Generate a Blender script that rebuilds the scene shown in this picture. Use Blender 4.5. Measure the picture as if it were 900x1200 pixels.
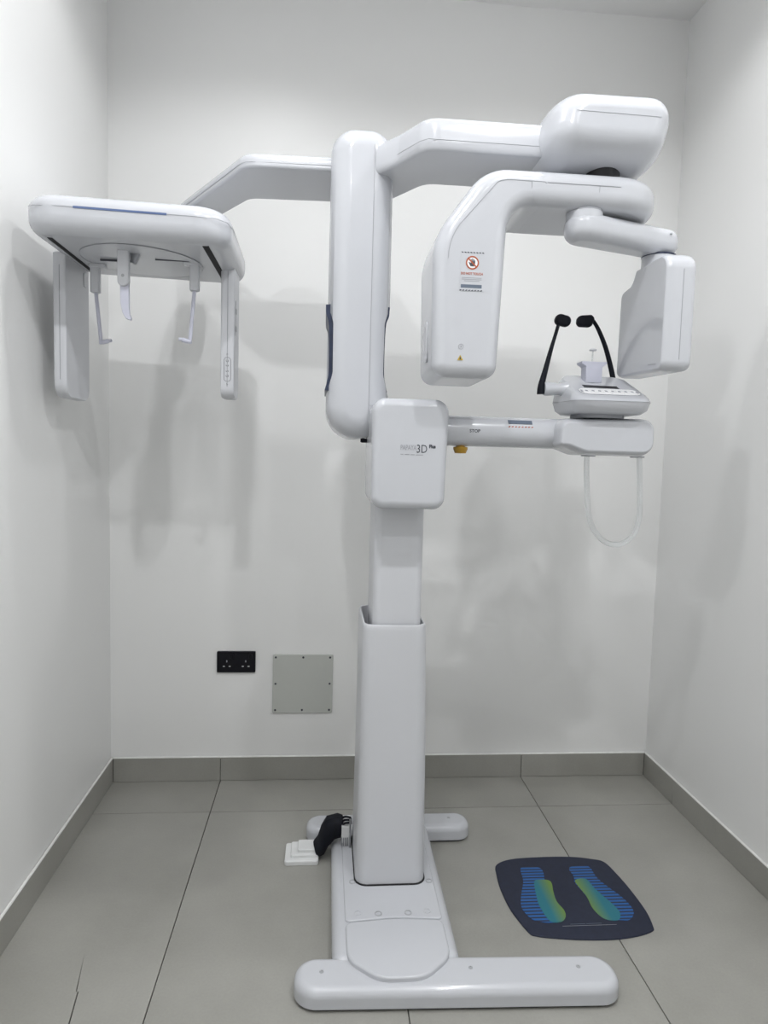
import bpy, bmesh, math, random
from mathutils import Vector, Matrix
random.seed(4)
for o in list(bpy.data.objects): bpy.data.objects.remove(o, do_unlink=True)
S = bpy.context.scene
C = S.collection
PI = math.pi

# ------------------------------------------------------------------ camera
YAW, PITCH, ROLL, FPX = 0.0884, -0.0821, 0.0277, 804.9
fw = Vector((math.sin(YAW)*math.cos(PITCH), math.cos(YAW)*math.cos(PITCH), math.sin(PITCH)))
rt = Vector((math.cos(YAW), -math.sin(YAW), 0)); up = rt.cross(fw)
c_, s_ = math.cos(ROLL), math.sin(ROLL)
rt, up = c_*rt + s_*up, -s_*rt + c_*up
cam_d = bpy.data.cameras.new('camera'); cam = bpy.data.objects.new('camera', cam_d); C.objects.link(cam)
M = Matrix((rt, up, -fw)).transposed().to_4x4(); M.translation = (0.7869, -2.6324, 1.2852)
cam.matrix_world = M
cam_d.sensor_fit = 'VERTICAL'; cam_d.sensor_height = 24; cam_d.sensor_width = 18
cam_d.lens = FPX/1200*24; cam_d.clip_start = 0.02
S.camera = cam

# ------------------------------------------------------------------ world, exposure
W = bpy.data.worlds.new('world'); S.world = W; W.use_nodes = True
W.node_tree.nodes['Background'].inputs[0].default_value = (0.9, 0.95, 1, 1)
W.node_tree.nodes['Background'].inputs[1].default_value = 0.05
S.view_settings.view_transform = 'Standard'; S.view_settings.look = 'None'
S.view_settings.gamma = 1; S.view_settings.use_curve_mapping = False
S.view_settings.exposure = 1.17
LAMP_SPOTS = [(0.53, -0.96, 12), (1.57, -1.02, 12.5), (0.555, -2.05, 24), (1.47, -2.05, 24), (0.555, -3.15, 11), (1.47, -3.15, 11)]   # x, y, watts; the last two are unseen lamps added for frontal fill
SPOT_ANGLE, SPOT_BLEND = 150, 0.40
X0, X1, Y0, Y1, H = -0.010, 2.134, -4.30, 0.010, 2.96      # room shell (wall faces)

# ------------------------------------------------------------------ materials
def mat(name, col, rough=0.5, metal=0.0, coat=0.0, spec=0.5, noise=None, bump=None, trans=0.0, alpha=1.0, emit=0.0):
    m = bpy.data.materials.new(name); m.use_nodes = True
    nt = m.node_tree; b = nt.nodes['Principled BSDF']
    b.inputs['Base Color'].default_value = (*col, 1); b.inputs['Roughness'].default_value = rough
    b.inputs['Metallic'].default_value = metal; b.inputs['Coat Weight'].default_value = coat
    b.inputs['Coat Roughness'].default_value = 0.06
    b.inputs['Specular IOR Level'].default_value = spec
    b.inputs['Transmission Weight'].default_value = trans
    b.inputs['Alpha'].default_value = alpha
    if emit:
        b.inputs['Emission Color'].default_value = (*col, 1); b.inputs['Emission Strength'].default_value = emit
    tc = nt.nodes.new('ShaderNodeTexCoord')
    if noise:                                  # (scale, amount, detail)
        n = nt.nodes.new('ShaderNodeTexNoise'); n.inputs['Scale'].default_value = noise[0]; n.inputs['Detail'].default_value = noise[2]
        nt.links.new(tc.outputs['Object'], n.inputs['Vector'])
        r = nt.nodes.new('ShaderNodeValToRGB'); a = noise[1]
        r.color_ramp.elements[0].position = 0.3; r.color_ramp.elements[1].position = 0.7
        r.color_ramp.elements[0].color = (*[max(0, k*(1-a)) for k in col], 1)
        r.color_ramp.elements[1].color = (*[min(1, k*(1+a)) for k in col], 1)
        nt.links.new(n.outputs['Fac'], r.inputs['Fac']); nt.links.new(r.outputs['Color'], b.inputs['Base Color'])
    if bump:                                   # (scale, strength)
        n2 = nt.nodes.new('ShaderNodeTexNoise'); n2.inputs['Scale'].default_value = bump[0]; n2.inputs['Detail'].default_value = 4
        nt.links.new(tc.outputs['Object'], n2.inputs['Vector'])
        bp = nt.nodes.new('ShaderNodeBump'); bp.inputs['Strength'].default_value = bump[1]; bp.inputs['Distance'].default_value = 0.002
        nt.links.new(n2.outputs['Fac'], bp.inputs['Height']); nt.links.new(bp.outputs['Normal'], b.inputs['Normal'])
    return m

MT = dict(
    wall=mat('wall_paint', (0.85, 0.852, 0.845), 0.42, noise=(1.3, 0.012, 3), bump=(60, 0.05)),
    ceil=mat('ceiling_paint', (0.88, 0.88, 0.88), 0.7, noise=(2, 0.01, 2)),
    grout=mat('grout', (0.07, 0.068, 0.06), 0.9),
    bead=mat('white_sealant', (0.8, 0.8, 0.78), 0.5, noise=(30, 0.05, 2)),
    white=mat('white_gloss_plastic', (0.57, 0.583, 0.617), 0.24, coat=0.35, noise=(4, 0.006, 2)),
    satin=mat('white_satin_plastic', (0.63, 0.64, 0.67), 0.36, noise=(5, 0.006, 2)),
    seam=mat('seam_grey', (0.36, 0.37, 0.40), 0.6),
    navy=mat('navy_grip', (0.018, 0.028, 0.065), 0.4, noise=(40, 0.2, 3)),
    black=mat('black_plastic', (0.003, 0.003, 0.005), 0.5, noise=(30, 0.3, 2)),
    rubber=mat('black_rubber', (0.004, 0.005, 0.010), 0.65, spec=0.25, noise=(80, 0.3, 3)),
    blue=mat('blue_strip', (0.10, 0.15, 0.30), 0.35),
    grey=mat('grey_metal', (0.33, 0.34, 0.36), 0.35, metal=0.6, noise=(60, 0.1, 2)),
    screw=mat('screw_grey', (0.40, 0.41, 0.43), 0.4, metal=0.2),
    dark=mat('dark_gap', (0.01, 0.01, 0.012), 0.8),
    brass=mat('amber_button', (0.42, 0.24, 0.02), 0.4, noise=(40, 0.15, 2)),
    clear=mat('clear_acrylic', (0.93, 0.95, 0.96), 0.06, trans=0.85, spec=0.6),
    frost=mat('frosted_plastic', (0.74, 0.75, 0.86), 0.35, trans=0.35),
    panel=mat('grey_painted_metal', (0.53, 0.545, 0.515), 0.35, noise=(3, 0.03, 3)),
    sock=mat('black_socket', (0.004, 0.004, 0.008), 0.3, spec=0.25),
    steel=mat('socket_steel', (0.55, 0.56, 0.58), 0.3, metal=0.9),
    mat=mat('navy_mat', (0.012, 0.017, 0.040), 0.6, noise=(60, 0.12, 3)),
    ink=mat('print_dark', (0.05, 0.055, 0.07), 0.5), inkg=mat('print_grey', (0.33, 0.34, 0.37), 0.5),
    inkb=mat('print_slate', (0.12, 0.15, 0.20), 0.5), red=mat('print_red', (0.42, 0.09, 0.03), 0.5),
    yellow=mat('print_yellow', (0.55, 0.38, 0.04), 0.5), paper=mat('sticker_white', (0.85, 0.85, 0.86), 0.35),
    connector=mat('white_connector', (0.75, 0.76, 0.76), 0.4, noise=(30, 0.03, 2)),
    lampring=mat('lamp_ring_white', (0.85, 0.85, 0.85), 0.4),
    lamp=mat('lamp_diffuser', (1.0, 0.98, 0.95), 0.5, emit=18),
)

def tile_material():
    m = bpy.data.materials.new('grey_porcelain'); m.use_nodes = True; nt = m.node_tree; b = nt.nodes['Principled BSDF']
    g = nt.nodes.new('ShaderNodeNewGeometry')
    oi = nt.nodes.new('ShaderNodeObjectInfo')
    va = nt.nodes.new('ShaderNodeVectorMath'); va.operation = 'MULTIPLY_ADD'
    co = nt.nodes.new('ShaderNodeCombineXYZ')
    for k in range(3): nt.links.new(oi.outputs['Random'], co.inputs[k])
    va.inputs[1].default_value = (9, 9, 9)
    nt.links.new(co.outputs[0], va.inputs[0]); nt.links.new(g.outputs['Position'], va.inputs[2])
    n1 = nt.nodes.new('ShaderNodeTexNoise'); n1.inputs['Scale'].default_value = 2.4; n1.inputs['Detail'].default_value = 8; n1.inputs['Roughness'].default_value = 0.55
    n2 = nt.nodes.new('ShaderNodeTexNoise'); n2.inputs['Scale'].default_value = 160; n2.inputs['Detail'].default_value = 2
    nt.links.new(va.outputs[0], n1.inputs['Vector']); nt.links.new(g.outputs['Position'], n2.inputs['Vector'])
    r = nt.nodes.new('ShaderNodeValToRGB')
    r.color_ramp.elements[0].position = 0.3; r.color_ramp.elements[0].color = (0.29, 0.287, 0.26, 1)
    r.color_ramp.elements[1].position = 0.72; r.color_ramp.elements[1].color = (0.375, 0.37, 0.342, 1)
    mx = nt.nodes.new('ShaderNodeMixRGB'); mx.blend_type = 'OVERLAY'; mx.inputs[0].default_value = 0.07
    nt.links.new(n1.outputs['Fac'], r.inputs['Fac']); nt.links.new(r.outputs['Color'], mx.inputs[1]); nt.links.new(n2.outputs['Fac'], mx.inputs[2])
    nt.links.new(mx.outputs[0], b.inputs['Base Color'])
    rr = nt.nodes.new('ShaderNodeMapRange'); rr.inputs[3].default_value = 0.30; rr.inputs[4].default_value = 0.42
    nt.links.new(n1.outputs['Fac'], rr.inputs[0]); nt.links.new(rr.outputs[0], b.inputs['Roughness'])
    return m
MT['tile'] = tile_material()

def stripe_material(name, c1, c2, axis, freq):
    m = bpy.data.materials.new(name); m.use_nodes = True; nt = m.node_tree; b = nt.nodes['Principled BSDF']; b.inputs['Roughness'].default_value = 0.5
    tc = nt.nodes.new('ShaderNodeTexCoord'); sp = nt.nodes.new('ShaderNodeSeparateXYZ'); nt.links.new(tc.outputs['Object'], sp.inputs[0])
    mu = nt.nodes.new('ShaderNodeMath'); mu.operation = 'MULTIPLY'; mu.inputs[1].default_value = freq; nt.links.new(sp.outputs[axis], mu.inputs[0])
    fr = nt.nodes.new('ShaderNodeMath'); fr.operation = 'FRACT'; nt.links.new(mu.outputs[0], fr.inputs[0])
    gt = nt.nodes.new('ShaderNodeMath'); gt.operation = 'GREATER_THAN'; gt.inputs[1].default_value = 0.42; nt.links.new(fr.outputs[0], gt.inputs[0])
    mx = nt.nodes.new('ShaderNodeMixRGB'); mx.inputs[1].default_value = (*c1, 1); mx.inputs[2].default_value = (*c2, 1)
    nt.links.new(gt.outputs[0], mx.inputs[0]); nt.links.new(mx.outputs[0], b.inputs['Base Color'])
    return m
def grad_material(name, c1, c2, x0, x1):
    m = bpy.data.materials.new(name); m.use_nodes = True; nt = m.node_tree; b = nt.nodes['Principled BSDF']; b.inputs['Roughness'].default_value = 0.5
    tc = nt.nodes.new('ShaderNodeTexCoord'); sp = nt.nodes.new('ShaderNodeSeparateXYZ'); nt.links.new(tc.outputs['Object'], sp.inputs[0])
    mr = nt.nodes.new('ShaderNodeMapRange'); mr.inputs[1].default_value = x0; mr.inputs[2].default_value = x1; nt.links.new(sp.outputs[0], mr.inputs[0])
    mx = nt.nodes.new('ShaderNodeMixRGB'); mx.inputs[1].default_value = (*c1, 1); mx.inputs[2].default_value = (*c2, 1)
    nt.links.new(mr.outputs[0], mx.inputs[0]); nt.links.new(mx.outputs[0], b.inputs['Base Color'])
    return m

# ------------------------------------------------------------------ geometry helpers
def world_of(o):
    M = o.matrix_basis.copy()
    if o.parent: M = world_of(o.parent) @ o.matrix_parent_inverse @ M
    return M
def link(o, parent):
    C.objects.link(o)
    if parent is not None:
        o.parent = parent; o.matrix_parent_inverse = world_of(parent).inverted()
    return o
def finish(bm, name, m, parent=None, smooth=True, sharp=38):
    bmesh.ops.remove_doubles(bm, verts=bm.verts, dist=1e-6)
    bmesh.ops.recalc_face_normals(bm, faces=bm.faces)
    # the object's origin sits at the middle of its mesh
    xs = [v.co for v in bm.verts]
    c = Vector([(min(p[k] for p in xs)+max(p[k] for p in xs))/2 for k in range(3)])
    for v in bm.verts: v.co -= c
    me = bpy.data.meshes.new(name); bm.to_mesh(me); bm.free()
    me.materials.append(MT[m] if isinstance(m, str) else m)
    o = bpy.data.objects.new(name, me); o.location = c
    if smooth:
        for p in me.polygons: p.use_smooth = True
        me.set_sharp_from_angle(angle=math.radians(sharp))
        w = o.modifiers.new('weighted', 'WEIGHTED_NORMAL'); w.keep_sharp = True; w.weight = 80
    return link(o, parent)
def dup(o, loc, parent=None, rot=None):
    c = o.copy(); c.location = loc
    if rot is not None: c.rotation_euler = rot
    c.parent = None
    return link(c, parent if parent is not None else o.parent)
def empty(name, loc):
    o = bpy.data.objects.new(name, None); o.location = loc; o.empty_display_size = 0.05
    C.objects.link(o); return o
def tag(o, label=None, cat=None, group=None, kind=None):
    for k, v in (('label', label), ('category', cat), ('group', group), ('kind', kind)):
        if v: o[k] = v
    return o

def fillet(pts, seg=7):
    """closed outline of (x, y, radius) -> rounded outline"""
    out = []; n = len(pts)
    for i in range(n):
        p = Vector(pts[i][:2]); r = pts[i][2] if len(pts[i]) > 2 else 0
        a = Vector(pts[i-1][:2]) - p; b = Vector(pts[(i+1) % n][:2]) - p
        if r <= 0: out.append(tuple(p)); continue
        la, lb = a.length, b.length; a.normalize(); b.normalize()
        ang = a.angle(b)
        t = min(r/math.tan(ang/2), 0.495*la, 0.495*lb); r = t*math.tan(ang/2)
        cen = p + (a+b).normalized()*(r/math.sin(ang/2))
        v0 = p + a*t - cen; v1 = p + b*t - cen
        tot = math.atan2(v0.x*v1.y-v0.y*v1.x, v0.dot(v1))
        k = max(2, int(seg*abs(tot)/(PI/2)+0.999))
        for j in range(k+1):
            th = tot*j/k
            out.append((cen.x+v0.x*math.cos(th)-v0.y*math.sin(th), cen.y+v0.x*math.sin(th)+v0.y*math.cos(th)))
    res = []
    for q in out:
        if not res or (Vector(q)-Vector(res[-1])).length > 1e-5: res.append(q)
    if (Vector(res[0])-Vector(res[-1])).length < 1e-5: res.pop()
    return res
def area(p): return sum(p[i-1][0]*p[i][1]-p[i][0]*p[i-1][1] for i in range(len(p)))/2
def offset(poly, d):
    n = len(poly); out = []
    for i in range(n):
        p = Vector(poly[i]); e1 = (p-Vector(poly[i-1])).normalized(); e2 = (Vector(poly[(i+1) % n])-p).normalized()
        n1 = Vector((-e1.y, e1.x)); n2 = Vector((-e2.y, e2.x))
        q = p+(n1+n2)/max(0.35, 1+n1.dot(n2))*d
        out.append((q.x, q.y))
    return out
def max_inset(poly):
    """largest inward offset before an edge of the outline would turn over"""
    n = len(poly); P = [Vector(p) for p in poly]; tan = []; best = 1e9
    for i in range(n):
        e1 = P[i]-P[i-1]; e2 = P[(i+1) % n]-P[i]
        th = math.atan2(e1.x*e2.y-e1.y*e2.x, e1.dot(e2)); tan.append(math.tan(max(-1.4, min(1.4, th/2))))
    for i in range(n):
        t = tan[i-1]+tan[i]
        if t > 1e-4: best = min(best, (P[i]-P[i-1]).length/t)
    return best
MAPS = {'y': lambda u, v, w: (u, w, v), 'z': lambda u, v, w: (u, v, w), 'x': lambda u, v, w: (w, u, v)}
def slab(bm, poly, a, b, ra=0.0, rb=None, axis='z', steps=5, tf=None, caps=True):
    """outline pushed from a to b along an axis, its two rims rounded"""
    if rb is None: rb = ra
    if area(poly) < 0: poly = poly[::-1]
    prof = []; mi = 0.96*max_inset(poly); ia, ib = min(ra, mi), min(rb, mi)
    if ra > 0:
        for i in range(steps+1):
            th = PI/2*i/steps; prof.append((a+ra*(1-math.cos(th)) if b > a else a-ra*(1-math.cos(th)), ia*(1-math.sin(th))))
    else: prof.append((a, 0))
    if rb > 0:
        for i in range(steps, -1, -1):
            th = PI/2*i/steps; prof.append((b-rb*(1-math.cos(th)) if b > a else b+rb*(1-math.cos(th)), ib*(1-math.sin(th))))
    else: prof.append((b, 0))
    f = tf or MAPS[axis]; rings = []
    for w, d in prof:
        rings.append([bm.verts.new(f(u, v, w)) for u, v in (offset(poly, d) if d > 1e-9 else poly)])
    n = len(poly)
    for r0, r1 in zip(rings, rings[1:]):
        for i in range(n): bm.faces.new((r0[i-1], r0[i], r1[i], r1[i-1]))
    if caps:
        bm.faces.new(rings[0][::-1]); bm.faces.new(rings[-1])
    return bm
def rrect(x0, x1, y0, y1, r, seg=7):
    return fillet([(x0, y0, r), (x1, y0, r), (x1, y1, r), (x0, y1, r)], seg)
def loft(bm, rings, caps=True):
    vs = [[bm.verts.new(p) for p in r] for r in rings]; n = len(vs[0])
    for a, b in zip(vs, vs[1:]):
        for i in range(n): bm.faces.new((a[i-1], a[i], b[i], b[i-1]))
    if caps: bm.faces.new(vs[0][::-1]); bm.faces.new(vs[-1])
    return bm
def tube(bm, path, rad, n=12, closed=False, caps=True):
    path = [Vector(p) for p in path]; k = len(path)
    rads = rad if isinstance(rad, (list, tuple)) else [rad]*k
    t0 = (path[1]-path[0]).normalized()
    ref = Vector((0, 0, 1)) if abs(t0.z) < 0.9 else Vector((1, 0, 0))
    nrm = (ref - t0*ref.dot(t0)).normalized(); rings = []
    for i, p in enumerate(path):
        a = path[i-1] if i > 0 or closed else path[i]; b = path[(i+1) % k] if i < k-1 or closed else path[i]
        t = (b-a).normalized(); nrm = (nrm - t*nrm.dot(t)).normalized(); bn = t.cross(nrm)
        rings.append([bm.verts.new(p + (nrm*math.cos(2*PI*j/n)+bn*math.sin(2*PI*j/n))*rads[i]) for j in range(n)])
    pairs = list(zip(rings, rings[1:])) + ([(rings[-1], rings[0])] if closed else [])
    for r0, r1 in pairs:
        for j in range(n): bm.faces.new((r0[j-1], r0[j], r1[j], r1[j-1]))
    if caps and not closed: bm.faces.new(rings[0][::-1]); bm.faces.new(rings[-1])
    return bm
def lathe(bm, prof, cen, axis=(0, 0, 1), n=24):
    """profile of (radius, height) turned about an axis through cen"""
    q = Vector((0, 0, 1)).rotation_difference(Vector(axis)); cen = Vector(cen); rings = []
    for r, h in prof:
        rings.append([bm.verts.new(cen + q @ Vector((max(r, 1e-5)*math.cos(2*PI*i/n), max(r, 1e-5)*math.sin(2*PI*i/n), h))) for i in range(n)])
    for a, b in zip(rings, rings[1:]):
        for i in range(n): bm.faces.new((a[i-1], a[i], b[i], b[i-1]))
    bm.faces.new(rings[0][::-1]); bm.faces.new(rings[-1])
    return bm
def box(bm, x0, x1, y0, y1, z0, z1, r=0.0):
    if r > 0: return slab(bm, rrect(x0, x1, y0, y1, r, 3), z0, z1, r*0.8, None, 'z', 2)
    return slab(bm, [(x0, y0), (x1, y0), (x1, y1), (x0, y1)], z0, z1)
def spline(pts, n=8, closed=False):
    P = [Vector(p) for p in pts]; out = []; k = len(P)
    for i in range(k if closed else k-1):
        if closed: p0, p1, p2, p3 = P[i-1], P[i], P[(i+1) % k], P[(i+2) % k]
        else: p0, p1, p2, p3 = P[max(i-1, 0)], P[i], P[i+1], P[min(i+2, k-1)]
        for j in range(n):
            t = j/n
            out.append(0.5*((2*p1)+(p2-p0)*t+(2*p0-5*p1+4*p2-p3)*t*t+(3*p1-p0-3*p2+p3)*t**3))
    if not closed: out.append(P[-1])
    return out
def B(): return bmesh.new()
def seam(path, parent, r=0.0008, m='seam', name='seam', closed=False):
    return finish(tube(B(), path, r, 5, closed), name, m, parent)
def text(name, body, size, loc, m, parent, rot=(PI/2, 0, 0), ax='CENTER', shear=0.0, thick=0.0002, sx=1.0, bold=0.0):
    cu = bpy.data.curves.new(name, 'FONT'); cu.body = body; cu.size = size; cu.align_x = ax; cu.align_y = 'CENTER'; cu.extrude = thick; cu.shear = shear; cu.offset = bold
    cu.resolution_u = 3
    t = bpy.data.objects.new(name, cu); C.objects.link(t)
    bpy.context.view_layer.update()
    me = bpy.data.meshes.new_from_object(t.evaluated_get(bpy.context.evaluated_depsgraph_get()))
    bpy.data.objects.remove(t); bpy.data.curves.remove(cu)
    me.materials.clear(); me.materials.append(MT[m]); me.name = name
    o = bpy.data.objects.new(name, me); o.location = loc; o.rotation_euler = rot; o.scale = (sx, 1, 1)
    return link(o, parent)
def flat(name, poly, y, m, parent, t=0.0003):
    return finish(slab(B(), poly, y, y-t, 0, 0, 'y'), name, m, parent, smooth=False)

# ------------------------------------------------------------------ room shell
def shell(name, b, m):
    o = finish(box(B(), *b), name, m, None, smooth=False); tag(o, kind='structure'); return o
T = 0.12
tag(shell('wall_back', (X0-T, X1+T, Y1, Y1+T, 0, H), 'wall'), 'glossy white painted wall behind the scanner', 'wall')
tag(shell('wall_left', (X0-T, X0, Y0, Y1, 0, H), 'wall'), 'white painted wall beside the cephalometric head', 'wall')
tag(shell('wall_right', (X1, X1+T, Y0, Y1, 0, H), 'wall'), 'white painted wall beside the footprint mat', 'wall')
tag(shell('wall_front', (X0-T, X1+T, Y0-T, Y0, 0, H), 'wall'), 'white painted wall facing the scanner', 'wall')
tag(shell('ceiling', (X0-T, X1+T, Y0-T, Y1+T, H, H+T), 'ceil'), 'plain white ceiling with four downlights and two added fill lamps', 'ceiling')
floor = tag(shell('floor', (X0-T, X1+T, Y0-T, Y1+T, -0.12, -0.004), 'grout'), 'floor of large pale grey porcelain tiles', 'floor')
G = 0.0014
xj = [-0.011, 0.4068, 1.0068, 1.6068, 2.135]; yj = [0.011, -0.2349, -1.4349, -2.6349, -3.8349, -4.30]
for i in range(4):
    for j in range(5):
        a, b_, c0, d0 = xj[i]+G, xj[i+1]-G, yj[j+1]+G, yj[j]-G
        if (i, j) == (0, 1):    # the cut tile with the open slit that ends in mid tile
            poly = [(a, c0), (0.2805, c0), (0.2300, -1.05), (0.2260, -1.05), (0.2030, -0.917), (0.2285, -1.05), (0.2330, -1.05), (0.2840, c0), (b_, c0), (b_, d0), (a, d0)]
            bm = slab(B(), poly, -0.010, 0.0)
        else: bm = slab(B(), [(a, c0), (b_, c0), (b_, d0), (a, d0)], -0.010, 0.0, 0, 0.0008, 'z', 2)
        finish(bm, 'tile', 'tile', floor, smooth=False)
SK = 0.0945
def skirting(name, label, segs, axis):
    back = B()
    if axis == 'back': box(back, X0, X1, 0.004, Y1, 0, SK-0.002)
    elif axis == 'left': box(back, X0, -0.004, Y0, 0.0, 0, SK-0.002)
    elif axis == 'right': box(back, 2.128, X1, Y0, 0.0, 0, SK-0.002)
    else: box(back, 0.001, 2.123, Y0, Y0+0.006, 0, SK-0.002)
    root = finish(back, name, 'grout', None, smooth=False); tag(root, label, 'skirting', kind='structure')
    for a, b_ in segs:
        bm = B(); a += 0.001; b_ -= 0.001
        if axis == 'back': box(bm, a, b_, 0.0, 0.006, 0.001, SK, 0.0012)
        elif axis == 'left': box(bm, -0.006, 0.0, a, b_, 0.001, SK, 0.0012)
        elif axis == 'right': box(bm, 2.124, 2.130, a, b_, 0.001, SK, 0.0012)
        else: box(bm, a, b_, Y0+0.004, Y0+0.010, 0.001, SK, 0.0012)
        finish(bm, 'skirting_tile', 'tile', root)
    z = SK
    pth = {'back': [(0.0, 0.0045, z), (2.124, 0.0045, z)], 'left': [(-0.0045, Y0+.01, z), (-0.0045, 0, z)],
           'right': [(2.1285, Y0+.01, z), (2.1285, 0, z)], 'front': [(0.0, Y0+.005, z), (2.124, Y0+.005, z)]}[axis]
    finish(tube(B(), pth, 0.0045, 8), 'sealant_bead', 'bead', root)
skirting('baseboard_back', 'grey tile skirting along the back wall', [(0.0, 0.4068), (0.4068, 1.0068), (1.0068, 1.6068), (1.6068, 2.124)], 'back')
skirting('baseboard_left', 'grey tile skirting along the wall beside the cephalometric head', [(-4.29, -3.835), (-3.835, -2.635), (-2.635, -1.435), (-1.435, -0.0)], 'left')
skirting('baseboard_right', 'grey tile skirting along the wall beside the footprint mat', [(-4.29, -3.835), (-3.835, -2.635), (-2.635, -1.435), (-1.435, -0.235), (-0.235, -0.0)], 'right')
skirting('baseboard_front', 'grey tile skirting along the wall facing the scanner', [(0.0, 0.4068), (0.4068, 1.0068), (1.0068, 1.6068), (1.6068, 2.124)], 'front')

# ------------------------------------------------------------------ downlights and the added fill pair
lamp_names = ['over the cephalometric head', 'over the rotating arm', 'in the middle row on the cephalometric side', 'in the middle row on the mat side', 'added for fill light, farthest from the scanner on the cephalometric side', 'added for fill light, farthest from the scanner on the mat side']
for (lx, ly, watts), nm in zip(LAMP_SPOTS, lamp_names):
    root = empty('ceiling_downlight', (lx, ly, H))
    tag(root, 'round white recessed ceiling downlight '+nm, 'downlight', 'ceiling downlights')
    finish(lathe(B(), [(0.048, 0.0), (0.062, 0.0), (0.062, -0.004), (0.058, -0.008), (0.047, -0.006), (0.045, -0.0005)], (lx, ly, H), n=32), 'trim_ring', 'lampring', root)
    finish(lathe(B(), [(0.044, -0.0005), (0.044, -0.003), (0.040, -0.0045), (0.0, -0.005)], (lx, ly, H), n=32), 'diffuser', 'lamp', root)
    ld = bpy.data.lights.new('downlight_beam', 'SPOT'); ld.energy = watts; ld.color = (0.975, 0.985, 1.0)
    ld.spot_size = math.radians(SPOT_ANGLE); ld.spot_blend = SPOT_BLEND; ld.shadow_soft_size = 0.04
    lo = bpy.data.objects.new('downlight_beam', ld); lo.location = (lx, ly, H-0.012); link(lo, root)

# ------------------------------------------------------------------ the scanner
MC = empty('dental_xray_scanner', (1.0, -0.75, 0))
tag(MC, 'tall white panoramic dental scanner with cephalometric arm standing on its floor base', 'scanner')

# --- feet and base
screw_mesh = None
def screw(loc, parent, axis=(0, 0, 1), r=0.0055, name='screw', m='screw'):
    return finish(lathe(B(), [(r, -0.002), (r, 0.0008), (r*0.8, 0.0014), (r*0.45, 0.0014), (r*0.4, 0.0004), (0, 0.0004)], loc, axis, 12), name, m, parent)
def foot(name, x0, x1, y0, y1, h, dots, skew=0.0):
    r = (y1-y0)/2*0.92
    sk = lambda pl: [(x, y-skew*((x-x0)/(x1-x0)-0.3)) for x, y in pl]
    o = finish(slab(B(), sk(rrect(x0, x1, y0, y1, r, 10)), 0.006, h, 0.004, 0.022, 'z', 6), name, 'white', MC)
    finish(slab(B(), sk(rrect(x0+.008, x1-.008, y0+.008, y1-.008, r-.008, 8)), 0.0, 0.0065, 0), 'rubber_pad', 'rubber', o, smooth=False)
    for x, y in dots: screw((x, y, h), o)
    return o
foot('front_foot', 0.740, 1.522, -1.152, -1.035, 0.054, [(0.805, -1.085), (1.165, -1.09), (1.43, -1.10)], 0.026)
foot('rear_foot', 0.752, 1.302, -0.462, -0.36, 0.057, [(0.815, -0.405), (1.235, -0.405)])
base = finish(slab(B(), fillet([(0.830, -1.06, 0.03), (1.148, -1.06, 0.03), (1.156, -0.37, 0.03), (0.834, -0.37, 0.03)]), 0.002, 0.060, 0.004, 0.026, 'z', 6), 'base_plate', 'white', MC)
cov = finish(slab(B(), fillet([(0.866, -0.93, 0.02), (0.866, -1.06, 0.07), (0.94, -1.128, 0.08), (1.05, -1.128, 0.08), (1.122, -1.06, 0.07), (1.124, -0.93, 0.02), (1.0, -0.918, 0.3)], 10), 0.045, 0.0665, 0, 0.006, 'z', 4), 'front_cover', 'white', base)
deck = finish(slab(B(), fillet([(0.866, -0.926, 0.012), (1.0, -0.914, 0.3), (1.124, -0.926, 0.012), (1.128, -0.50, 0.03), (0.866, -0.50, 0.03)], 8), 0.045, 0.0655, 0, 0.004, 'z', 4), 'deck_plate', 'white', base)
for x, y in ((0.900, -0.895), (0.955, -0.90), (1.035, -0.90), (1.087, -0.895), (0.892, -0.76), (1.112, -0.765)):
    finish(lathe(B(), [(0.010, -0.002), (0.010, 0.0008), (0.0075, 0.0012), (0.0070, -0.0008), (0, -0.0008)], (x, y, 0.0657), n=16), 'bolt_cap', 'white' if x in (0.900, 1.087) else 'screw', deck)
# column
colp = lambda w, y0, y1, r, cx=0.995: rrect(cx-w/2, cx+w/2, y0, y1, r, 8)
finish(slab(B(), colp(0.206, -0.782, -0.50, 0.036, 0.999), 0.064, 0.0672, 0.0), 'collar_gap', 'dark', MC, smooth=False)
rings = []
for z, w, cx, yf in ((0.060, 0.200, 0.999, -0.776), (0.45, 0.190, 0.997, -0.775), (0.80, 0.180, 0.992, -0.774), (0.812, 0.179, 0.992, -0.7735), (0.817, 0.174, 0.992, -0.771)):
    rings.append([(u, v, z) for u, v in colp(w, yf, -0.51, 0.034, cx)])
for z, w in ((0.817, 0.166), (0.810, 0.163), (0.60, 0.163)):
    rings.append([(u, v, z) for u, v in colp(w, -0.7665, -0.517, 0.030, 0.992)])
outer = finish(loft(B(), rings), 'outer_column', 'satin', MC)
outer_inside = finish(slab(B(), colp(0.160, -0.764, -0.520, 0.028, 0.992), 0.602, 0.700, 0), 'column_liner', 'dark', outer, smooth=False)
finish(slab(B(), rrect(0.929, 1.0665, -0.757, -0.545, 0.022, 8), 0.55, 1.30, 0.002), 'inner_column', 'satin', MC)

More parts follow.
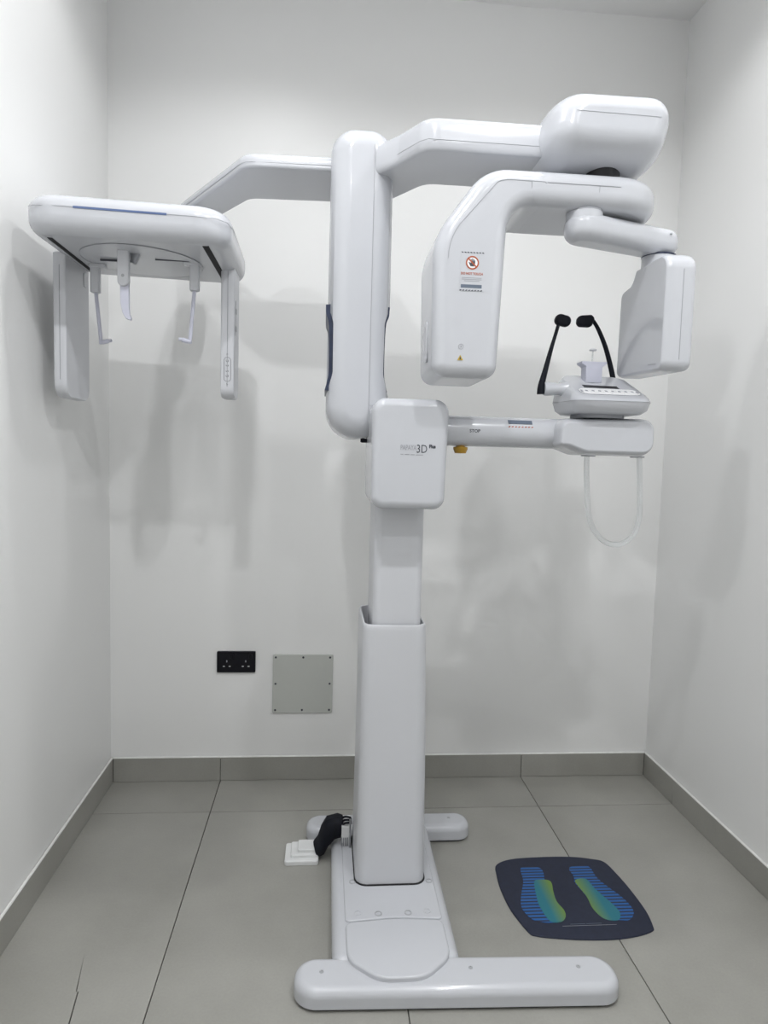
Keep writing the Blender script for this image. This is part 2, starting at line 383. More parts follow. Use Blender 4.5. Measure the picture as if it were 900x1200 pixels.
# --- carriage (the long upright body)
bm = slab(B(), fillet([(0.787, 1.330, 0.085), (0.962, 1.330, 0.085), (0.958, 2.158, 0.066), (0.789, 2.158, 0.066)], 12), -0.745, -0.46, 0.058, 0.05, 'y', 9)
carriage = finish(bm, 'carriage', 'white', MC)
def boolean_cut(o, cutters):
    for c in cutters:
        md = o.modifiers.new('cut', 'BOOLEAN'); md.object = c; md.operation = 'DIFFERENCE'; md.solver = 'EXACT'
        with bpy.context.temp_override(object=o): pass
    wn = o.modifiers.get('weighted')
    if wn: o.modifiers.remove(wn)
    bpy.context.view_layer.update()
    me = bpy.data.meshes.new_from_object(o.evaluated_get(bpy.context.evaluated_depsgraph_get()))
    o.modifiers.clear(); o.data = me
    for p in me.polygons: p.use_smooth = True
    me.set_sharp_from_angle(angle=math.radians(38))
    w = o.modifiers.new('weighted', 'WEIGHTED_NORMAL'); w.keep_sharp = True; w.weight = 80
    for c in cutters: bpy.data.objects.remove(c)
def notch(s, cx, dep, name, m, grow=0.0):
    # outline in XZ of the hand grip recess on one flank (s = -1 left, 1 right)
    e = cx+s*0.035
    pts = [(e, 1.720-grow, 0), (cx-s*0.002, 1.688-grow, 0.012), (cx-s*dep, 1.645-grow, 0.05), (cx-s*(dep+.001), 1.505+grow, 0.05), (cx-s*0.002, 1.452+grow, 0.012), (e, 1.42+grow, 0)]
    return fillet(pts, 6)
cuts = []
for s, cx in ((-1, 0.787), (1, 0.960)):
    cuts.append(finish(slab(B(), notch(s, cx, 0.0165, '', ''), -0.80, -0.50, 0, 0, 'y'), 'cutter', 'white', None, smooth=False))
boolean_cut(carriage, cuts)
for s, cx in ((-1, 0.787), (1, 0.960)):
    def side(d, g): return [(cx-s*(d0-d), z) for d0, z in ((0.0055, 1.692-g), (0.0065, 1.668-g), (0.0150, 1.635-g), (0.0165, 1.515+g), (0.012, 1.480+g), (0.0065, 1.458+g))]
    inner = side(-0.006, 0.0); outer_ = side(0.0100 if s < 0 else 0.0025, 0.002)
    poly = [tuple(p) for p in spline([(x, z, 0) for x, z in inner], 4)]; poly2 = [tuple(p) for p in spline([(x, z, 0) for x, z in outer_], 4)]
    pl = [(p[0], p[1]) for p in poly] + [(p[0], p[1]) for p in poly2[::-1]]
    finish(slab(B(), pl, -0.715, -0.505, 0.0, 0.0, 'y'), 'hand_grip', 'navy', carriage)
seam([(0.9040, -0.7455, z) for z in (1.395, 1.6, 1.8, 2.0, 2.105)], carriage, 0.0007)
seam([(0.9040, -0.7455, 1.42), (0.93, -0.7455, 1.42)], carriage, 0.0006)
finish(lathe(B(), [(0.012, 0), (0.012, 0.010), (0.008, 0.012), (0, 0.012)], (0.900, -0.66, 1.332), (0, 0, -1), 14), 'rubber_stop', 'rubber', carriage)

# --- front housing of the column with its lettering
hous = finish(slab(B(), fillet([(0.908, 1.148, 0.032), (1.100, 1.148, 0.032), (1.106, 1.432, 0.036), (0.906, 1.432, 0.036)], 10), -0.880, -0.60, 0.022, 0.012, 'y', 8), 'front_housing', 'white', MC)
yb = -0.8803
text('lettering', 'PAPAYA', 0.0185, (0.9795, yb, 1.3065), 'inkg', hous, ax='LEFT', sx=0.62, bold=0.0002)
text('lettering', '3D', 0.0300, (1.0205, yb, 1.3035), 'ink', hous, ax='LEFT', sx=0.78)
text('lettering', 'Plus', 0.0125, (1.0535, yb, 1.3110), 'ink', hous, ax='LEFT', sx=0.85, thick=0.0004, bold=0.0006)
for k, (xa, xb) in enumerate(((0.980, 0.9875), (0.991, 1.0035), (1.006, 1.0170), (1.0195, 1.0385))):
    flat('small_print', [(xa, 1.2885-0.0002*k), (xb, 1.2885-.0002*k), (xb, 1.2905-.0002*k), (xa, 1.2905-.0002*k)], yb, 'inkg', hous)

# --- overhead arms
def plan_arm(name, plan, z0, z1, ra, rb):
    return finish(slab(B(), fillet(plan, 8), z0, z1, ra, rb, 'z', 7), name, 'white', MC)
armr = plan_arm('overhead_arm', [(0.900, -0.735, 0.01), (0.960, -0.815, 0.05), (1.018, -0.915, 0.06), (1.36, -0.915, 0.03), (1.36, -0.690, 0.03), (1.050, -0.690, 0.05), (0.960, -0.545, 0.05), (0.900, -0.545, 0.01)], 2.030, 2.106, 0.020, 0.040)
seam([(0.956, -0.8165, 2.052), (1.003, -0.898, 2.052), (1.022, -0.9155, 2.052), (1.10, -0.9155, 2.052), (1.33, -0.9155, 2.052)], armr, 0.0007)
arml = plan_arm('cephalometric_arm', [(0.83, -0.690, 0.01), (0.83, -0.455, 0.01), (0.548, -0.440, 0.05), (0.395, -0.215, 0.04), (0.27, -0.215, 0.04), (0.555, -0.680, 0.06)], 2.052, 2.090, 0.008, 0.018)
seam([(0.80, -0.6895, 2.066), (0.562, -0.6795, 2.066), (0.545, -0.665, 2.066), (0.32, -0.298, 2.066)], arml, 0.0007)

# --- rotor head over the patient position
AX, AY = 1.478, -0.85
poly = fillet([(1.276, 1.998, 0.070), (1.316, 2.170, 0.088), (1.632, 2.173, 0.072), (1.590, 1.998, 0.078)], 12)
head = finish(slab(B(), poly, -1.015, -0.69, 0.130, 0.130, 'y', 14), 'rotor_head', 'white', MC)
finish(lathe(B(), [(0.044, 0), (0.044, 0.058), (0.0, 0.058)], (AX-0.012, -0.895, 1.958), n=28), 'rotor_joint', 'black', head)
hs = []
for k in range(9):
    x = 1.352+0.205*k/8; hs.append((x, -1.0155, 2.094-0.002*k/8))
seam(hs, head, 0.0006)
# --- rotor: a flat arm with a hanging limb
ra = 0.034
plan = fillet([(1.262, AY-0.1353, 0), (1.611, AY-0.1353, 0.127), (1.611, AY+0.1203, 0.127), (1.262, AY+0.1203, 0)], 12)
rotor = finish(slab(B(), plan, 1.8925, 1.9745, 0.034, 0.034, 'z', 8), 'rotor_arm', 'white', MC)
limb_poly = fillet([(1.042, 1.478, 0.034), (1.200, 1.478, 0.034), (1.214, 1.893, 0.085), (1.330, 1.893, 0.038), (1.330, 1.974, 0.038), (1.155, 1.974, 0.11), (1.035, 1.808, 0.16)], 10)
limb = finish(slab(B(), limb_poly, -0.985, -0.730, 0.034, 0.034, 'y', 8), 'tube_housing', 'white', rotor)
# shell line of the limb's front face
fp = offset(limb_poly, 0.030)
fp = [p for p in fp if p[0] < 1.30]
li = [p for p in limb_poly]
def rim(pred): return [(x, -0.9856, z) for x, z in offset(limb_poly if area(limb_poly) > 0 else limb_poly[::-1], 0.0325) if pred(x, z)]
rp = rim(lambda x, z: x < 1.30 and (x < 1.10 and z > 1.52 or z > 1.935))
rp.sort(key=lambda p: (p[2] if p[0] < 1.08 else 3+p[0]))
seam(rp, rotor, 0.0007)
seam([(1.30, -0.9862, 1.9400), (1.42, -0.9862, 1.9400), (1.48, -0.9862, 1.940)], rotor, 0.0006)
for x in (1.2625, 1.428): seam([(x, -0.9862, 1.940), (x, -0.9862, 1.929), (x, -0.979, 1.909)], rotor, 0.0006)
# side recess of the tube housing
finish(slab(B(), fillet([(-0.89, 1.52, .01), (-0.84, 1.53, .02), (-0.84, 1.60, .03), (-0.88, 1.645, .03)], 6), 1.0395, 1.036, 0, 0.0012, 'x', 2), 'side_cover', 'satin', limb)
# the sticker "do not touch"
ys = -0.9856
st = flat('warning_sticker', [(1.0985, 1.6795), (1.1545, 1.6795), (1.1545, 1.7715), (1.0985, 1.7715)], ys, 'white', limb)
ys -= 0.0004
def dashes(x0, x1, z, n, parent, y, m='ink', w=0.0042, h=0.0026, sl=0.0018):
    for k in range(n):
        x = x0+(x1-x0)*k/(n-1)
        flat('dash', [(x-w/2-sl/2, z-h/2), (x+w/2-sl/2, z-h/2), (x+w/2+sl/2, z+h/2), (x-w/2+sl/2, z+h/2)], y, m, parent)
dashes(1.1020, 1.1515, 1.7690, 8, st, ys, sl=-0.0018); dashes(1.1000, 1.1500, 1.6815, 8, st, ys)
cx, cz = 1.1265, 1.7455
ring = B()
outr = [(cx+0.0158*math.cos(a*PI/16), cz+0.0158*math.sin(a*PI/16)) for a in range(32)]; inr = [(cx+0.0125*math.cos(a*PI/16), cz+0.0125*math.sin(a*PI/16)) for a in range(32)]
vo = [ring.verts.new((x, ys-.0006, z)) for x, z in outr]; vi = [ring.verts.new((x, ys-.0006, z)) for x, z in inr]
for i in range(32): ring.faces.new((vo[i-1], vo[i], vi[i], vi[i-1]))
dx = 0.0135*math.cos(PI/4)
q = [ring.verts.new((cx+a*dx+b_*0.0012, ys-.0008, cz-a*dx+b_*0.0012)) for a, b_ in ((-1, -1), (1, -1), (1, 1), (-1, 1))]; ring.faces.new(q)
flat('sign_disc', inr, ys, 'paper', st)
hand = [(-.0045, -.008), (.004, -.0085), (.0065, -.001), (.0068, .0055), (.0052, .0058), (.0046, .001), (.0042, .0085), (.0026, .0088), (.0018, .002), (.001, .0098), (-.0008, .0098), (-.0012, .002), (-.0022, .0085), (-.0038, .008), (-.0036, .0005), (-.0050, -.0005), (-.0082, .0020), (-.0092, .0008), (-.0065, -.0045)]
flat('hand_symbol', [(cx+a, cz+b_) for a, b_ in hand], ys-.0002, 'ink', st)
finish(ring, 'prohibition_ring', 'red', st, smooth=False)
text('lettering', 'DO NOT TOUCH', 0.0078, (1.1262, ys-.0002, 1.7200), 'red', st, sx=0.86, bold=0.0002)
for z, a, b_ in ((1.7105, 1.102, 1.150), (1.7068, 1.102, 1.150), (1.7031, 1.108, 1.145)):
    flat('small_print', [(a, z-.0008), (b_, z-.0008), (b_, z+.0008), (a, z+.0008)], ys, 'inkg', st)
flat('dark_bar', [(1.1005, 1.6870), (1.1510, 1.6870), (1.1510, 1.6950), (1.1005, 1.6950)], ys, 'inkb', st)
# two small marks low on the housing
tri = B()
flat('hazard_triangle', [(1.0985, 1.5175), (1.1125, 1.5175), (1.1055, 1.5300)], ys, 'yellow', limb)
flat('hazard_symbol', [(1.1035, 1.5190), (1.1075, 1.5190), (1.1065, 1.5250), (1.1045, 1.5250)], ys-.0004, 'ink', limb)
bmr = B(); tube(bmr, [(1.1065+.006*math.cos(a*PI/10), ys, 1.5495+.006*math.sin(a*PI/10)) for a in range(20)], 0.0004, 4, True); finish(bmr, 'round_mark', 'inkg', limb)
flat('round_mark_dot', [(1.1050, 1.548), (1.1080, 1.548), (1.1080, 1.551), (1.1050, 1.551)], ys, 'inkg', limb)
# --- folding arm and flat detector
p0, p1 = Vector((1.414, -0.930)), Vector((1.648, -0.852)); d = (p1-p0).normalized(); nrm = Vector((-d.y, d.x))
def stadium(a, b_, ra_, rb_, n=14):
    out = []
    ang = math.atan2(d.y, d.x)
    for k in range(n+1): t = ang+PI/2+PI*k/n; out.append((a.x+ra_*math.cos(t), a.y+ra_*math.sin(t)))
    for k in range(n+1): t = ang-PI/2+PI*k/n; out.append((b_.x+rb_*math.cos(t), b_.y+rb_*math.sin(t)))
    return out
darm = finish(slab(B(), stadium(p0, p1, 0.048, 0.045), 1.822, 1.887, 0.028, 0.026, 'z', 8), 'detector_arm', 'white', MC)
finish(lathe(B(), [(0.0445, 0), (0.0445, 0.032), (0.0, 0.032)], (p0.x, p0.y, 1.862), n=28), 'upper_neck', 'white', darm)
finish(lathe(B(), [(0.0452, 0), (0.0452, 0.003), (0.0, 0.003)], (p0.x, p0.y, 1.8915), n=28), 'neck_gap', 'seam', darm)
finish(lathe(B(), [(0.0435, 0), (0.0435, 0.004), (0.0, 0.004)], (p1.x, p1.y, 1.8200), n=28), 'pivot_gap', 'navy', darm)
for x, y in ((1.425, -0.9725), (1.655, -0.9002)):
    screw((x, y, 1.868), darm, (0, -0.8, 0.6), 0.003)
poly = fillet([(-0.990, 1.512, 0.025), (-0.990, 1.798, 0.040), (-0.905, 1.800, 0.01), (-0.812, 1.800, 0.01), (-0.790, 1.766, 0.03), (-0.722, 1.758, 0.025), (-0.716, 1.520, 0.025)], 8)
det = finish(slab(B(), poly, 1.606, 1.682, 0.024, 0.022, 'x', 7), 'detector', 'white', MC)
finish(lathe(B(), [(0.0425, 0), (0.0425, 0.036), (0.0, 0.036)], (p1.x, p1.y, 1.784), n=28), 'neck', 'white', det)
seam([(1.648, -0.9905, 1.54), (1.648, -0.9905, 1.66), (1.648, -0.9905, 1.757)], det, 0.0007)
finish(slab(B(), [(-0.955, 1.530), (-0.915, 1.533), (-0.915, 1.536), (-0.955, 1.533)], 1.6055, 1.6068, 0, 0, 'x'), 'latch_slot', 'seam', det, smooth=False)

# --- patient support arm
arm_path = [(x, -0.795, 1.355) for x in (1.08, 1.20, 1.30, 1.44)]
sup = B()
rings = []
for x, r in ((1.090, 0.034), (1.10, 0.0405), (1.30, 0.0405), (1.46, 0.0405)):
    rings.append([(x, -0.795+r*math.cos(2*PI*k/28), 1.3565+r*math.sin(2*PI*k/28)) for k in range(28)])
loft(sup, rings)
supo = finish(sup, 'support_arm', 'white', MC)
boss = finish(slab(B(), fillet([(1.395, 1.318, 0.04), (1.425, 1.318, 0.04), (1.470, 1.301, 0.05), (1.664, 1.301, 0.038), (1.664, 1.4035, 0.034), (1.395, 1.396, 0.034)], 8), -0.872, -0.705, 0.045, 0.045, 'y', 9), 'support_boss', 'white', supo)
text('lettering', 'STOP', 0.0120, (1.181, -0.8358, 1.356), 'ink', supo, bold=0.0002)
lb = finish(slab(B(), [(-0.8215, 1.3885), (-0.8275, 1.3832), (-0.8305, 1.3790), (-0.8290, 1.3780), (-0.8260, 1.3820), (-0.8200, 1.3870)], 1.272, 1.337, 0, 0, 'x'), 'safety_sticker', 'inkb', supo, smooth=False)
dashes(1.274, 1.336, 1.3705, 8, supo, -0.8335, 'red', 0.0045, 0.0030, 0.002)
knob = finish(lathe(B(), [(0.012, 0), (0.012, 0.006), (0.0195, 0.008), (0.0195, 0.013), (0.0150, 0.024), (0, 0.0245)], (1.152, -0.795, 1.321), (0, 0, -1), 20), 'stop_button', 'brass', supo)
# clear hand loop below the boss
loop_pts = [(1.506, -0.79, 1.312), (1.508, -0.79, 1.25), (1.516, -0.79, 1.165), (1.530, -0.79, 1.108), (1.565, -0.79, 1.066), (1.608, -0.79, 1.055), (1.648, -0.79, 1.078), (1.665, -0.79, 1.125), (1.664, -0.79, 1.20), (1.655, -0.79, 1.312)]
hl = finish(tube(B(), spline(loop_pts, 6), 0.0075, 12), 'hand_loop', 'clear', supo)
for x in (1.510, 1.650): finish(slab(B(), rrect(x-.02, x+.02, -.802, -.778, .011, 5), 1.298, 1.303, 0.001), 'loop_mount', 'grey', supo)
# control console
def ringp(x0, x1, y0, y1, r, zf, zb):
    return [(x, y, zf+(zb-zf)*(y-y0)/(y1-y0)) for x, y in rrect(x0, x1, y0, y1, r, 6)]
cons = B()
loft(cons, [ringp(1.450, 1.605, -0.870, -0.735, 0.03, 1.4085, 1.4085), ringp(1.440, 1.620, -0.890, -0.715, 0.04, 1.4105, 1.4105), ringp(1.428, 1.632, -0.906, -0.70, 0.045, 1.420, 1.422), ringp(1.422, 1.638, -0.914, -0.69, 0.05, 1.440, 1.445),
            ringp(1.4225, 1.6375, -0.9135, -0.69, 0.05, 1.4425, 1.451), ringp(1.425, 1.634, -0.908, -0.70, 0.045, 1.4475, 1.480), ringp(1.431, 1.628, -0.898, -0.712, 0.04, 1.4525, 1.508), ringp(1.441, 1.618, -0.887, -0.725, 0.035, 1.4570, 1.524)])
con = finish(cons, 'control_console', 'white', supo, sharp=60)
seam([(x, y, z) for x, y, z in ringp(1.4217, 1.6383, -0.9143, -0.6897, 0.05, 1.4405, 1.4455)], con, 0.0007, closed=True)
finish(slab(B(), rrect(1.462, 1.585, -0.862, -0.74, 0.03, 6), 1.400, 1.410, 0), 'console_neck', 'seam', con, smooth=False)
# keypad plane: front edge y=-.885 z=1.456, back edge y=-.725 z=1.522
sl = (1.524-1.457)/0.162; nrmk = Vector((0, -sl, 1)).normalized(); upk = Vector((0, 1, sl)).normalized(); org = Vector((1.530, -0.887, 1.457))
ktf = lambda u, v, w: tuple(org+Vector((1, 0, 0))*u+upk*v+nrmk*w)
key = finish(slab(B(), rrect(-0.080, 0.082, 0.003, 0.054, 0.022, 8), -0.0005, 0.0012, 0, 0.0006, tf=ktf, steps=2), 'keypad', 'paper', con)
seam([ktf(u, v, 0.0006) for u, v in rrect(-0.0805, 0.0825, 0.0025, 0.0545, 0.0225, 8)], con, 0.0008, closed=True)
finish(slab(B(), [(-0.055, 0.064), (0.040, 0.060), (0.040, 0.080), (-0.055, 0.084)], -0.0005, 0.0010, tf=ktf), 'display', 'black', con, smooth=False)
finish(slab(B(), rrect(-0.022, -0.012, 0.105, 0.113, .003, 3), -0.0005, 0.0008, tf=ktf), 'logo_mark', 'inkg', con, smooth=False)
for k in range(8):
    u = -0.062+k*0.0178
    b0 = finish(slab(B(), rrect(u-.0075, u+.0075, 0.012+0.002*(k % 2), 0.044-0.003*(k % 3), .004, 3), 0.0008, 0.0022, 0, 0.0005, tf=ktf, steps=1), 'key', 'paper', key)
    finish(slab(B(), [(u-.004, .025), (u+.003, .022), (u+.004, .032), (u-.002, .034)], 0.0020, 0.0025, tf=ktf), 'key_symbol', 'inkg', b0, smooth=False)
for k, u in enumerate((-0.0745, 0.0765)):
    finish(slab(B(), rrect(u-.003, u+.003, 0.02, 0.036, .002, 3), 0.0008, 0.0018, tf=ktf), 'side_key', 'inkg', key, smooth=False)
# temple rods
finish(lathe(B(), [(0.017, 0), (0.019, 0.006), (0.016, 0.04), (0.022, 0.065), (0, 0.066)], (1.376, -0.79, 1.478), (1, 0, 0), 18), 'rod_socket', 'white', con)
rp_ = spline([(1.369, -0.79, 1.463), (1.369, -0.79, 1.485), (1.378, -0.785, 1.52), (1.396, -0.775, 1.585), (1.412, -0.765, 1.635), (1.420, -0.76, 1.662)], 5)
rl = finish(tube(B(), rp_, [0.0115-0.0065*min(1, (k/len(rp_))*1.5) for k in range(len(rp_))], 12), 'temple_rod', 'rubber', con)
finish(slab(B(), fillet([(1.404, 1.657, .014), (1.448, 1.648, .014), (1.455, 1.677, .014), (1.413, 1.687, .015)], 6), -0.772, -0.748, 0.008, None, 'y', 4), 'temple_pad', 'rubber', rl)
rp_ = spline([(1.606, -0.72, 1.490), (1.592, -0.72, 1.545), (1.570, -0.725, 1.605), (1.545, -0.73, 1.652), (1.526, -0.735, 1.676)], 5)
rr_ = finish(tube(B(), rp_, [0.0078-0.003*(k/len(rp_)) for k in range(len(rp_))], 12), 'temple_rod', 'rubber', con)
finish(slab(B(), fillet([(1.476, 1.656, .013), (1.518, 1.656, .012), (1.527, 1.680, .010), (1.517, 1.690, .008), (1.478, 1.686, .014)], 6), -0.752, -0.728, 0.008, None, 'y', 4), 'temple_pad', 'rubber', rr_)
# chin rest and bite block
ch = finish(slab(B(), fillet([(1.494, 1.500, 0), (1.540, 1.500, 0), (1.540, 1.543, .004), (1.553, 1.551, .003), (1.553, 1.557, .002), (1.481, 1.557, .002), (1.481, 1.551, .003), (1.494, 1.543, .004)], 4), -0.785, -0.745, 0.003, None, 'y', 2), 'chin_rest', 'frost', con)
bt = finish(tube(B(), [(1.518, -0.765, 1.555), (1.518, -0.765, 1.590)], 0.0020, 8), 'bite_rod', 'clear', ch)
finish(lathe(B(), [(0.008, 0), (0.010, 0.001), (0.010, 0.004), (0.007, 0.006), (0, 0.006)], (1.518, -0.765, 1.588), n=16), 'bite_block', 'satin', ch)

# --- cephalometric head
tilt = math.radians(1.2); CX = 0.295
def sag(x, z): return z-(x-CX)*math.tan(tilt)
bm = slab(B(), fillet([(0.038, -0.865, 0.085), (0.542, -0.865, 0.085), (0.535, -0.415, 0.05), (0.048, -0.415, 0.05)], 10), 1.800, 1.893, 0.040, 0.036, 'z', 9)
for v in bm.verts: v.co.z = sag(v.co.x, v.co.z)
ceph = finish(bm, 'cephalometric_head', 'white', MC)
sp = [(0.0600, -0.8455), (0.078, -0.857), (0.13, -0.8655), (0.30, -0.8655), (0.467, -0.8655), (0.51, -0.858), (0.533, -0.835), (0.5415, -0.79), (0.536, -0.55)]
seam([(x, y, sag(x, 1.858)) for x, y in sp], ceph, 0.0006)
finish(slab(B(), [(0.172, sag(.172, 1.8555)), (0.392, sag(.392, 1.8555)), (0.392, sag(.392, 1.8605)), (0.172, sag(.172, 1.8605))], -0.8665, -0.86, 0, 0, 'y'), 'blue_strip', 'blue', ceph, smooth=False)
mount = finish(slab(B(), fillet([(-0.43, 1.845, 0), (-0.43, 1.92, .02), (-0.335, 1.95, .03), (-0.325, 2.056, .01), (-0.24, 2.056, .01), (-0.24, 1.86, .02)], 4), 0.285, 0.365, 0.008, None, 'x', 3), 'arm_mount', 'white', ceph)
UZ = lambda x: sag(x, 1.800)
def under_slot(name, x0, x1, y0, y1, m='dark'):
    bm = slab(B(), [(x0, y0), (x1, y0), (x1, y1), (x0, y1)], 0, 0.004)
    for v in bm.verts: v.co.z = UZ(v.co.x)-0.0012+v.co.z
    return finish(bm, name, m, ceph, smooth=False)
under_slot('slot', 0.471, 0.487, -0.825, -0.470, 'dark'); under_slot('slot', 0.086, 0.098, -0.80, -0.47, 'dark')
# round turntable with the ear rods
tc_ = (0.277, -0.635)
tt = finish(lathe(B(), [(0.0, -0.0020), (0.158, -0.0020), (0.160, -0.0010), (0.160, 0.004), (0, 0.004)], (tc_[0], tc_[1], UZ(tc_[0])), (math.sin(tilt), 0, math.cos(tilt)), 48), 'turntable', 'white', ceph)
bmr = B(); tube(bmr, [(tc_[0]+.1605*math.cos(a*PI/24), tc_[1]+.1605*math.sin(a*PI/24), UZ(tc_[0]+.1605*math.cos(a*PI/24))-0.0012) for a in range(48)], 0.0010, 5, True); finish(bmr, 'turntable_seam', 'seam', ceph)
for xa, xb, y in ((0.165, 0.262, -0.640), (0.320, 0.410, -0.675)):
    finish(slab(B(), [(xa, y-.003), (xb, y-.003), (xb, y+.003), (xa, y+.003)], 1.7950, 1.7995), 'guide_slot', 'ink', ceph, smooth=False)
def ear_rod(x, y, s, tilt_x):
    top = finish(slab(B(), rrect(x-.013, x+.013, y-.012, y+.012, .006, 4), 1.722, 1.801, 0.004, 0), 'ear_rod_holder', 'satin', ceph)
    e = Vector((x+tilt_x, y, 1.588))
    rod = finish(tube(B(), [(x, y, 1.73), (x+tilt_x*.5, y, 1.66), tuple(e)], 0.0052, 12), 'ear_rod', 'frost', top)
    finish(tube(B(), spline([(e.x-s*.004, y, 1.585), (e.x+s*.008, y, 1.586), (e.x+s*.022, y-.002, 1.5895), (e.x+s*.030, y-.004, 1.590)], 4), [0.0062]*4+[0.0065]*4+[0.0045]*5, 10), 'ear_plug', 'frost', top)
    finish(slab(B(), rrect(x-.030, x+.016, y-.013, y+.013, .008, 4) if s < 0 else rrect(x-.016, x+.030, y-.013, y+.013, .008, 4), 1.790, 1.8005, 0.003, 0), 'slider', 'satin', top)
ear_rod(0.131, -0.575, 1, 0.014); ear_rod(0.421, -0.655, -1, -0.012)
nas = finish(slab(B(), fillet([(0.238, 1.803, 0), (0.268, 1.803, 0), (0.268, 1.708, .0145), (0.238, 1.708, .0145)], 8), -0.742, -0.724, 0.004, None, 'y', 3), 'nasion_holder', 'satin', ceph)
screw((0.253, -0.742, 1.735), nas, (0, -1, 0), 0.004)
blade = [(0.243, 1.720), (0.266, 1.720), (0.266, 1.66), (0.267, 1.640), (0.272, 1.627), (0.270, 1.622), (0.258, 1.626), (0.249, 1.642), (0.244, 1.668)]
finish(slab(B(), blade, -0.735, -0.722, 0.002, None, 'y', 2), 'nasion_blade', 'frost', nas)
finish(slab(B(), fillet([(0.262, 1.802, 0), (0.290, 1.802, .004), (0.286, 1.790, .004), (0.276, 1.770, .004), (0.266, 1.778, .004)], 3), -0.715, -0.700, 0.003, None, 'y', 2), 'nasion_clip', 'grey', nas)
# sensor plate (beside the wall) and collimator plate
def hang_plate(name, x0, x1, y0, y1, zb, zt, r):
    o = finish(slab(B(), fillet([(y0, zb, r), (y1, zb, r), (y1, zt, 0.004), (y0, zt, 0.004)], 8), x0, x1, 0.012, 0.010, 'x', 5), name, 'satin', ceph)
    return o
pl = hang_plate('sensor_plate', 0.038, 0.072, -0.640, -0.450, 1.422, 1.815, 0.040)
seam([(0.0555, -0.6405, 1.47), (0.0555, -0.6405, 1.60), (0.0555, -0.6405, 1.78)], pl, 0.0008)
finish(slab(B(), rrect(-0.500, -0.475, 1.755, 1.795, .006, 4), 0.0715, 0.0745, 0, 0.001, 'x', 2), 'plate_latch', 'satin', pl)
pr = hang_plate('collimator_plate', 0.484, 0.522, -0.600, -0.490, 1.438, 1.812, 0.030)
seam([(0.5035, -0.6005, 1.47), (0.5035, -0.6005, 1.60), (0.5035, -0.6005, 1.795)], pr, 0.0008)
yp = -0.6003
def outline_mark(poly, name='logo_outline', r=0.0005):
    finish(tube(B(), [(x, yp, z) for x, z in poly], r, 4, True), name, 'ink', pr)
outline_mark(rrect(0.4945, 0.5135, 1.485, 1.553, 0.008, 4))
for z, ch_ in ((1.543, 'C'), (1.530, 'E'), (1.514, 'S'), (1.500, 'G')):
    text('logo_letter', ch_, 0.0105, (0.504, yp, z), 'ink', pr, rot=(PI/2, -PI/2, 0))
for z in (1.562, 1.477): outline_mark([(0.502, z-.003), (0.506, z), (0.502, z+.003)], 'logo_mark')
for z in (1.690, 1.640): finish(slab(B(), rrect(-0.575, -0.555, z-.008, z+.008, .004, 3), 0.5215, 0.5240, 0, 0.001, 'x', 1), 'side_clip', 'grey', pr)
seam([(0.5225, -0.57, 1.62), (0.5225, -0.57, 1.72)], pr, 0.0006)

# ------------------------------------------------------------------ connector box with the black sleeve
cb = empty('cable_connector', (0.74, -0.52, 0))
tag(cb, 'white cable connector box with black sleeve lying on the floor beside the scanner base', 'connector')
bx = finish(slab(B(), rrect(0.688, 0.794, -0.572, -0.468, 0.008, 4), 0.0, 0.016, 0.002, 0.004, 'z', 3), 'box_body', 'connector', cb)
finish(slab(B(), rrect(0.706, 0.794, -0.556, -0.478, 0.006, 4), 0.014, 0.026, 0, 0.003, 'z', 3), 'box_step', 'connector', bx)
finish(slab(B(), rrect(0.728, 0.794, -0.545, -0.486, 0.006, 4), 0.024, 0.037, 0, 0.003, 'z', 3), 'box_lid', 'connector', bx)
rings = []
for t, (x, y, z, wy, hz) in enumerate([(0.786, -0.520, 0.026, 0.036, 0.020), (0.802, -0.525, 0.042, 0.038, 0.026), (0.814, -0.530, 0.075, 0.036, 0.030), (0.832, -0.535, 0.102, 0.034, 0.034), (0.856, -0.540, 0.112, 0.032, 0.036), (0.872, -0.540, 0.112, 0.026, 0.032)]):
    rings.append([(x+0.45*hz*math.sin(2*PI*k/16)*(-1 if t < 4 else -.3)*(1+.06*math.sin(5*k)), y+wy*math.cos(2*PI*k/16), z+hz*math.sin(2*PI*k/16)*(1+.05*math.cos(3*k+t))) for k in range(16)])
finish(loft(B(), rings), 'cable_sleeve', 'rubber', cb)
plug = finish(box(B(), 0.864, 0.8935, -0.580, -0.510, 0.075, 0.130, 0.003), 'plug_block', 'connector', cb)
for k in range(5): finish(box(B(), 0.863+0.006*k, 0.8663+0.006*k, -0.5825, -0.515, 0.068, 0.094, 0.0008), 'plug_rib', 'grey', plug)
for k in range(3): finish(tube(B(), spline([(0.862, -0.56+.012*k, 0.122+.004*k), (0.874, -0.575+.012*k, 0.138+.004*k), (0.890, -0.578+.01*k, 0.141+.003*k), (0.893, -0.572+.01*k, 0.136)], 4), 0.0035, 8), 'wire', 'rubber', cb)
finish(tube(B(), [(0.890, -0.588, 0.0675), (0.890, -0.588, 0.158)], 0.003, 8), 'bracket_pin', 'grey', cb)
finish(box(B(), 0.868, 0.8935, -0.578, -0.512, 0.0658, 0.080, 0.002), 'plug_foot', 'connector', cb)

